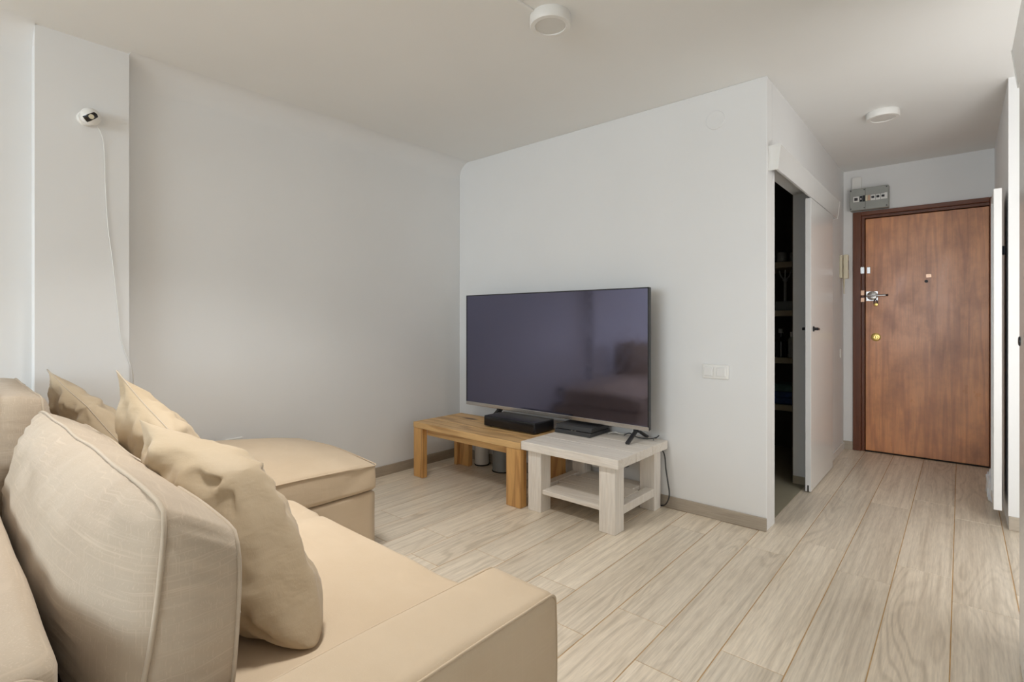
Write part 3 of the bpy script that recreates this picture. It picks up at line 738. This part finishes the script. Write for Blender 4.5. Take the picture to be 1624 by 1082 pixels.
def cushion(name, back, front, bulge_b, bulge_f, label, group, mat='back_fabric', nu=48, nv=30, wob=0.008, seed=0.0):
    """box cushion: back and front panels (corner lists: near-bottom, far-bottom, far-top, near-top) joined by a boxing strip, welted seams"""
    B = [Vector(p) for p in back]; Fp = [Vector(p) for p in front]
    def bil(C4, u, v):
        k_ = 1 - 0.045 * abs(2 * u - 1) ** 14 * abs(2 * v - 1) ** 5
        u, v = 0.5 + (u - 0.5) * k_, 0.5 + (v - 0.5) * k_
        return (C4[0] * (1 - u) + C4[1] * u) * (1 - v) + (C4[3] * (1 - u) + C4[2] * u) * v
    nb = (B[1] - B[0]).cross(B[3] - B[0]).normalized()
    mid = sum(B, Vector()) / 4; midf = sum(Fp, Vector()) / 4
    if nb.dot(mid - midf) < 0: nb = -nb
    def wobf(p): return field(p + Vector((seed, seed, 0)), wob)
    vs, fs = [], []
    def panel(C4, nrm, bulge, flip):
        k0 = len(vs)
        for j in range(nv + 1):
            for i in range(nu + 1):
                u, v = i / nu, j / nv
                p = bil(C4, u, v)
                a = max(0.0, 1 - abs(2 * u - 1) ** 3.5) ** 0.62 * max(0.0, 1 - abs(2 * v - 1) ** 2.6) ** 0.62
                edge = min(u, 1 - u, v, 1 - v)
                wr = 0.0
                if edge > 0:
                    # gathers running in from the seams
                    f = math.exp(-edge / 0.16) * min(1, edge / 0.03)
                    along = (u if min(v, 1 - v) < min(u, 1 - u) else v)
                    wr = 0.006 * f * math.sin(along * 95 + 5 * noise.noise((u * 4, v * 4, seed))) + 0.007 * noise.noise((u * 9, v * 6, seed + 2)) * min(1, edge * 8)
                p = p + nrm * (bulge * a + wr)
                p += wobf(bil(C4, u, v))
                vs.append(tuple(p))
        for j in range(nv):
            for i in range(nu):
                k = k0 + j * (nu + 1) + i
                q = (k, k + 1, k + nu + 2, k + nu + 1)
                fs.append(q if not flip else q[::-1])
    panel(B, nb, bulge_b, False); panel(Fp, -nb, bulge_f, True)
    loop = [(i / nu, 0.0) for i in range(nu)] + [(1.0, j / nv) for j in range(nv)] + [(1 - i / nu, 1.0) for i in range(nu)] + [(0.0, 1 - j / nv) for j in range(nv)]
    ns = 6; k0 = len(vs); Lp = len(loop)
    cen = (mid + midf) / 2
    for s in range(ns + 1):
        t = s / ns
        for (u, v) in loop:
            pb, pf = bil(B, u, v), bil(Fp, u, v)
            p = pb * (1 - t) + pf * t
            outd = (p - cen); outd -= nb * outd.dot(nb); outd.normalize()
            ruck = 0.004 * math.sin((u + v) * 70 + seed) * math.sin(PI * t)
            p = p + outd * (0.012 * math.sin(PI * t) + ruck) + wobf(pb) * (1 - t) + wobf(pf) * t
            vs.append(tuple(p))
    for s in range(ns):
        for i in range(Lp):
            i2 = (i + 1) % Lp
            fs.append((k0 + s * Lp + i, k0 + s * Lp + i2, k0 + (s + 1) * Lp + i2, k0 + (s + 1) * Lp + i))
    t_ = link_mesh(name, vs, fs, mat, None, True)
    bmx = bmesh.new(); bmx.from_mesh(t_.data)
    bmesh.ops.remove_doubles(bmx, verts=bmx.verts[:], dist=0.0004); bmesh.ops.recalc_face_normals(bmx, faces=bmx.faces[:])
    bmx.to_mesh(t_.data); bmx.free()
    for p in t_.data.polygons: p.use_smooth = True
    tag(t_, label, 'cushion', group)
    for C4 in (B, Fp):
        pts = [bil(C4, u, v) + wobf(bil(C4, u, v)) for (u, v) in loop[::2]]
        link_mesh('piping', *tube_data(pts, 0.0042, 6, True), 'piping_fabric', t_, True)
    return t_
cushion('back_cushion',
        [(-0.932, 0.205, 0.475), (-2.300, 0.205, 0.475), (-2.315, 0.258, 0.862), (-0.932, 0.258, 0.862)],
        [(-0.932, 0.345, 0.475), (-2.300, 0.345, 0.475), (-2.315, 0.368, 0.800), (-0.932, 0.366, 0.797)],
        0.085, 0.045, 'large beige back cushion nearest the camera, with raised seams', 'sofa back cushions', seed=1.0, wob=0.007)
cushion('back_cushion',
        [(-2.345, 0.150, 0.480), (-3.12, 0.150, 0.480), (-3.12, 0.165, 0.905), (-2.345, 0.165, 0.905)],
        [(-2.345, 0.290, 0.480), (-3.12, 0.290, 0.480), (-3.12, 0.270, 0.905), (-2.345, 0.270, 0.890)],
        0.05, 0.05, 'beige back cushion standing further along the sofa against the pillar', 'sofa back cushions', seed=6.0, nu=34, nv=26)

# ------------------------------------------------------------------ throw pillows
def pillow(name, corners, thick, label, seed, n=44, blunt=(0, 0, 0, 0), fat=0.42, seam_tube=True):
    """square pillow: corners near-bottom, far-bottom, far-top, near-top; both faces swell from a thin seam and pinch to ears"""
    C4 = [Vector(p) for p in corners]
    nrm = (C4[1] - C4[0]).cross(C4[3] - C4[0]).normalized()
    if nrm.y < 0: nrm = -nrm
    cen = sum(C4, Vector()) / 4
    def base(u, v):
        a, b_ = (u + 1) / 2, (v + 1) / 2
        p = (C4[0] * (1 - a) + C4[1] * a) * (1 - b_) + (C4[3] * (1 - a) + C4[2] * a) * b_
        pull = 0.11 * ((1 - v * v) * u * u + (1 - u * u) * v * v)
        p = cen + (p - cen) * (1 - pull)
        ws = ((1 - a) * (1 - b_), a * (1 - b_), a * b_, (1 - a) * b_)
        for w_, bl in zip(ws, blunt): p = cen + (p - cen) * (1 - bl * w_ ** 2.5)
        return p
    vs, fs, seam = [], [], []
    for sgn in (-1, 1):
        k0 = len(vs)
        for j in range(n + 1):
            for i in range(n + 1):
                u = math.sin(PI / 2 * (2 * i / n - 1)) ; v = math.sin(PI / 2 * (2 * j / n - 1))
                p = base(u, v)
                f = (max(0, 1 - u * u) * max(0, 1 - v * v))
                h = thick / 2 * f ** (fat + 0.28 * ((u + 1) / 2 * (v + 1) / 2) ** 2) * (1 - 0.18 * v)
                # creases: fanning from the corners, and soft folds
                cr = 0.0
                for (cu, cvv) in ((-1, -1), (1, -1), (1, 1), (-1, 1)):
                    dx, dy = u - cu, v - cvv
                    rr_ = math.hypot(dx, dy); an = math.atan2(dy, dx)
                    cr += 0.010 * math.sin(an * 9 + seed * 3 + sgn + 2.0 * noise.noise((u * 2, v * 2, seed))) * math.exp(-(rr_ / 0.65) ** 2) * min(1, rr_ * 3)
                cr += 0.022 * noise.noise((u * 2.6 + seed, v * 2.6, sgn * 3.0)) + 0.011 * noise.noise((u * 6 + seed, v * 6, sgn * 5.0))
                edge = min(1, f * 7)
                vs.append(tuple(p + nrm * sgn * (h + cr * edge) + field(p + Vector((seed, 0, 0)), 0.008)))
        for j in range(n):
            for i in range(n):
                k = k0 + j * (n + 1) + i
                q = (k, k + 1, k + n + 2, k + n + 1)
                fs.append(q if sgn > 0 else q[::-1])
    o = link_mesh(name, vs, fs, 'pillow_fabric', None, True)
    bmx = bmesh.new(); bmx.from_mesh(o.data)
    bmesh.ops.remove_doubles(bmx, verts=bmx.verts[:], dist=0.0006); bmesh.ops.recalc_face_normals(bmx, faces=bmx.faces[:])
    bmx.to_mesh(o.data); bmx.free()
    for p in o.data.polygons: p.use_smooth = True
    tag(o, label, 'pillow', 'throw pillows on the sofa')
    lp = [(-1 + 2 * i / 20, -1) for i in range(20)] + [(1, -1 + 2 * i / 20) for i in range(20)] + [(1 - 2 * i / 20, 1) for i in range(20)] + [(-1, 1 - 2 * i / 20) for i in range(20)]
    pts = [base(u, v) + field(base(u, v) + Vector((seed, 0, 0)), 0.008) for u, v in lp]
    if seam_tube: link_mesh('seam', *tube_data(pts, 0.0020, 6, True), 'piping_fabric', o, True)
    return o
pillow('throw_pillow', [(-0.995, 0.550, 0.445), (-1.46, 0.475, 0.470), (-1.53, 0.350, 0.910), (-1.20, 0.495, 0.875)], 0.22,
       'large tan throw pillow leaning beside the armrest, nearest of three', 1.3, blunt=(0.10, 0.1, 0.0, 0.30), fat=0.30, seam_tube=False)
pillow('throw_pillow', [(-1.70, 0.62, 0.490), (-2.10, 0.52, 0.495), (-1.985, 0.405, 1.000), (-1.71, 0.480, 0.85)], 0.19,
       'tan throw pillow with upright pointed corner, middle of three', 4.1, blunt=(0.1, 0.1, 0, 0.2), fat=0.38)
pillow('throw_pillow', [(-2.36, 0.60, 0.52), (-2.85, 0.52, 0.52), (-2.87, 0.345, 0.950), (-2.48, 0.405, 0.86)], 0.16,
       'tan throw pillow farthest along the sofa, its pointed corner by the pillar', 7.7, blunt=(0.1, 0.1, 0, 0.2), fat=0.38)

# plug behind the chaise
ad = thing('power_adapter', (-3.235, 1.22, 0.44), 'small black power adapter plugged in low behind the chaise', 'plug')
box('body', XL + 0.012, XL + 0.05, 1.19, 1.25, 0.405, 0.445, 'black_plastic', ad, 0.004)
box('socket_plate', XL, XL + 0.012, 1.17, 1.27, 0.37, 0.46, 'white_plastic', ad, 0.003)

# ------------------------------------------------------------------ pine coffee table
ot = thing('pine_table', (-2.55, 2.67, 0), 'low honey coloured pine table under the left half of the television', 'table')
OX0, OX1, OY0, OY1, OZ = -3.075, -2.035, 2.412, 2.900, 0.405
ob = [(OY0, OY0 + 0.155), (OY0 + 0.157, OY0 + 0.32), (OY0 + 0.322, OY1)]
for y0, y1 in ob: box('top_board', OX0, OX1, y0, y1, OZ - 0.042, OZ, 'honey_pine_x', ot, 0.004, 2)
box('leg', OX0, OX0 + 0.103, OY0 + 0.003, OY0 + 0.048, 0, OZ - 0.042, 'honey_pine_z', ot, 0.003)
box('leg', OX1 - 0.118, OX1, OY0 + 0.003, OY0 + 0.065, 0, OZ - 0.042, 'honey_pine_z', ot, 0.003)
link_mesh('leg', *merge(box_data(OX0 - 0.005, OX0 + 0.030, OY1 - 0.075, OY1 - 0.002, 0, OZ - 0.042, 0.003), box_data(OX0 + 0.030, OX0 + 0.135, OY1 - 0.050, OY1 - 0.002, 0, OZ - 0.042, 0.003)), 'honey_pine_z', ot)
box('leg', OX1 - 0.118, OX1, OY1 - 0.065, OY1 - 0.002, 0, OZ - 0.042, 'honey_pine_z', ot, 0.003)
box('apron', OX0 + 0.103, OX1 - 0.118, OY0 + 0.045, OY0 + 0.068, OZ - 0.095, OZ - 0.042, 'honey_pine_x', ot, 0.003)
box('apron', OX0 + 0.135, OX1 - 0.118, OY1 - 0.06, OY1 - 0.04, OZ - 0.095, OZ - 0.042, 'honey_pine_x', ot, 0.003)

# whitewashed side table
wt = thing('whitewashed_table', (-1.72, 2.73, 0), 'low whitewashed wooden table with a lower shelf under the television', 'table')
WX0, WX1, WY0, WY1, WZ = -2.032, -1.362, 2.415, 3.028, 0.418
n_b = 3; wb = (WY1 - WY0) / n_b
for i in range(n_b): box('top_board', WX0, WX1, WY0 + i * wb + 0.0018, WY0 + (i + 1) * wb - 0.0018, WZ - 0.052, WZ, 'whitewash_x', wt, 0.004, 2)
LX = ((-1.998, -1.900), (-1.497, -1.398)); LY = ((2.445, 2.545), (2.920, 3.005))
for lx in LX:
    for ly in LY: box('leg', lx[0], lx[1], ly[0], ly[1], 0, WZ - 0.052, 'whitewash_z', wt, 0.004, 2)
# lower shelf: side rails between the legs carry boards
for x0, x1 in ((LX[0][0] + 0.002, LX[0][0] + 0.06), (LX[1][1] - 0.06, LX[1][1] - 0.002)):
    box('shelf_rail', x0, x1, 2.545, 2.920, 0.088, 0.137, 'whitewash_z', wt, 0.003)
sy = [2.458, 2.672, 2.835, 2.998]
for i in range(3):
    x0, x1 = (LX[0][1] + 0.001, LX[1][0] - 0.001) if i != 1 else (LX[0][0] + 0.061, LX[1][1] - 0.061)
    d = [box_data(x0, x1, sy[i] + 0.0012, sy[i + 1] - 0.0012, 0.110, 0.136, 0.002, 1)]
    link_mesh('shelf_board', *merge(*d), 'whitewash_x', wt)

# things under the tables
cn = thing('storage_tin', (-2.72, 2.93, 0), 'tall grey cylindrical tin on the floor beneath the pine table', 'tin')
MC = Matrix.Translation((-2.668, 2.955, 0))
lathe('body', [(0.082, 0.002), (0.078, 0.012), (0.078, 0.300), (0.070, 0.302)], 'grey_can', cn, MC, 36)
lathe('foot_rim', [(0.084, 0.0), (0.084, 0.006), (0.080, 0.008)], 'gap_dark', cn, MC, 36)
pt = thing('white_pot', (-2.96, 2.99, 0), 'round white pot with a dark rim behind the pine table leg', 'pot')
MP = Matrix.Translation((-2.905, 2.968, 0.0))
lathe('body', [(0.055, 0.008), (0.058, 0.014), (0.058, 0.160), (0.050, 0.162)], 'pot_white', pt, MP, 32)
lathe('foot_rim', [(0.059, 0.0), (0.060, 0.006), (0.058, 0.009)], 'gap_dark', pt, MP, 32)
ss = thing('power_strip', (-1.66, 3.0, 0.18), 'small white box with pale plugs on the shelf of the whitewashed table', 'power strip')
box('body', -1.86, -1.70, 2.945, 2.99, 0.181, 0.225, 'white_plastic', ss, 0.004)
for x in (-1.83, -1.78, -1.73): box('plug', x - 0.015, x + 0.015, 2.95, 2.985, 0.225, 0.262, 'cream_plastic', ss, 0.004)
tag(lathe('wall_plug', [(0.022, 0), (0.022, 0.012), (0.016, 0.03)], 'black_plastic', None, Matrix.Translation((-1.655, YT, 0.215)) @ RXW, 16),
    'small round black plug on the wall behind the whitewashed table', 'plug')
tag(tube('power_cable', [(-1.43, 2.97, 0.52 - 0.10), (-1.385, 3.018, 0.34), (-1.372, 3.022, 0.24), (-1.352, 3.005, 0.17), (-1.335, 2.99, 0.10), (-1.350, 2.985, 0.045), (-1.395, 3.012, 0.012), (-1.47, 3.016, 0.006), (-1.55, 3.016, 0.006)], 0.0042, 'grey_console'),
    'dark cable looping to the floor behind the whitewashed table', 'cable')

# ------------------------------------------------------------------ television
tv = thing('television', (-2.19, 2.88, OZ), 'large flat television switched off, standing on two low wooden tables', 'television')
TX0, TX1, TY, TZ0, TZ1 = -2.972, -1.405, 2.860, 0.496, 1.357
box('panel_back', TX0, TX1, TY + 0.004, TY + 0.030, TZ0, TZ1, 'black_plastic', tv, 0.003)
box('screen', TX0 + 0.007, TX1 - 0.007, TY, TY + 0.006, TZ0 + 0.022, TZ1 - 0.007, 'tv_screen', tv)
for nm, a in (('bezel', (TX0, TX0 + 0.007, TZ0, TZ1)), ('bezel', (TX1 - 0.007, TX1, TZ0, TZ1)), ('bezel', (TX0, TX1, TZ1 - 0.007, TZ1))):
    box(nm, a[0], a[1], TY - 0.003, TY + 0.008, a[2], a[3], 'black_plastic', tv, 0.0012)
ch = box('chin', TX0, TX1, TY - 0.004, TY + 0.008, TZ0 - 0.004, TZ0 + 0.022, 'silver', tv, 0.002)
ch['label'] = 'brushed silver strip along the lower edge of the screen'
box('housing', TX0 + 0.22, TX1 - 0.22, TY + 0.030, TY + 0.075, TZ0 + 0.02, TZ0 + 0.42, 'black_plastic', tv, 0.012)
def bar(name, p0, p1, w, t, mat, parent):
    p0, p1 = Vector(p0), Vector(p1); d = p1 - p0; L = d.length
    z = d.normalized(); x = Vector((1, 0, 0)); x = (x - z * x.dot(z)).normalized(); y = z.cross(x)
    M = Matrix((x, y, z)).transposed().to_4x4(); M.translation = p0
    return link_mesh(name, *xform(box_data(-w / 2, w / 2, -t / 2, t / 2, 0, L, 0.003), M), mat, parent)
for x, zt in ((-2.630, OZ), (-1.492, WZ)):
    ft = link_mesh('foot', *merge(box_data(x - 0.020, x + 0.020, TY + 0.004, TY + 0.034, TZ0 - 0.022, TZ0 - 0.001, 0.003)), 'dark_metal', tv)
    bar('foot_strut', (x, TY + 0.012, TZ0 - 0.010), (x, TY - 0.108, zt + 0.007), 0.026, 0.014, 'dark_metal', ft)
    bar('foot_strut', (x, TY + 0.024, TZ0 - 0.010), (x, TY + 0.150 if zt > OZ else TY + 0.03, zt + 0.007), 0.026, 0.014, 'dark_metal', ft)

# black receiver box on the pine table
rb = thing('receiver_box', (-2.33, 2.74, OZ), 'glossy black receiver box on the pine table below the screen', 'receiver')
RB0, RB1, RY0, RY1 = -2.560, -2.100, 2.632, 2.850
box('case', RB0, RB1, RY0 + 0.006, RY1, OZ + 0.006, OZ + 0.078, 'black_plastic', rb, 0.007, 2)
box('front_panel', RB0 + 0.004, RB1 - 0.004, RY0, RY0 + 0.008, OZ + 0.010, OZ + 0.070, 'black_gloss', rb, 0.003)
for x in (RB0 + 0.03, RB1 - 0.05):
    for y in (RY0 + 0.03, RY1 - 0.05): box('rubber_foot', x, x + 0.02, y, y + 0.02, OZ, OZ + 0.007, 'black_plastic', rb)

# grey console on the whitewashed table: two slanted slabs with a dark slot between
gc = thing('game_console', (-1.89, 2.88, WZ), 'dark grey game console with slanted sides on the whitewashed table', 'console')
def slab(name, z0, z1, dx, mat):
    X0, X1, Y0, Y1 = -2.028, -1.752, 2.755, 3.010
    s0 = (z0 - WZ) * 0.45; s1 = (z1 - WZ) * 0.45
    vs = [(X0, Y0 + s0, z0), (X1, Y0 + s0, z0), (X1, Y1 - s0, z0), (X0, Y1 - s0, z0), (X0, Y0 + s1, z1), (X1, Y0 + s1, z1), (X1, Y1 + s1 * 0 - s1, z1), (X0, Y1 - s1, z1)]
    fs = [(3, 2, 1, 0), (4, 5, 6, 7), (0, 1, 5, 4), (1, 2, 6, 5), (2, 3, 7, 6), (3, 0, 4, 7)]
    bm = bmesh.new(); bv = [bm.verts.new(v) for v in vs]
    for f in fs: bm.faces.new([bv[i] for i in f])
    bmesh.ops.bevel(bm, geom=bm.edges[:], offset=0.0015, segments=1, affect='EDGES')
    d = bm_data(bm)
    cx, cy = (X0 + X1) / 2, (Y0 + Y1) / 2
    return link_mesh(name, *d, mat, gc)
slab('lower_half', WZ + 0.002, WZ + 0.026, 0, 'grey_console')
slab('upper_half', WZ + 0.030, WZ + 0.056, 0, 'grey_console')
box('slot', -2.018, -1.757, 2.777, 2.985, WZ + 0.025, WZ + 0.031, 'black_gloss', gc)
for x in (-1.896, -1.870): box('port', x - 0.007, x + 0.007, 2.7665, 2.7780, WZ + 0.0262, WZ + 0.0298, 'silver', gc)
tag(tube('signal_cable', [(-1.62, 2.95, WZ + 0.006), (-1.57, 2.93, WZ + 0.03), (-1.53, 2.955, WZ + 0.006), (-1.46, 2.965, WZ + 0.006), (-1.41, 2.955, WZ + 0.02), (-1.40, 2.985, WZ + 0.03), (-1.43, 3.005, WZ + 0.006)], 0.0032, 'grey_console'),
    'thin dark cable curled on the whitewashed table behind the screen foot', 'cable')
tag(tube('white_cable', [(-1.73, 2.94, WZ + 0.005), (-1.68, 2.93, WZ + 0.022), (-1.66, 2.955, WZ + 0.012), (-1.645, 2.985, WZ + 0.005), (-1.66, 3.01, WZ + 0.004)], 0.0035, 'white_plastic'),
    'short white cable lying on the whitewashed table behind the screen', 'cable')
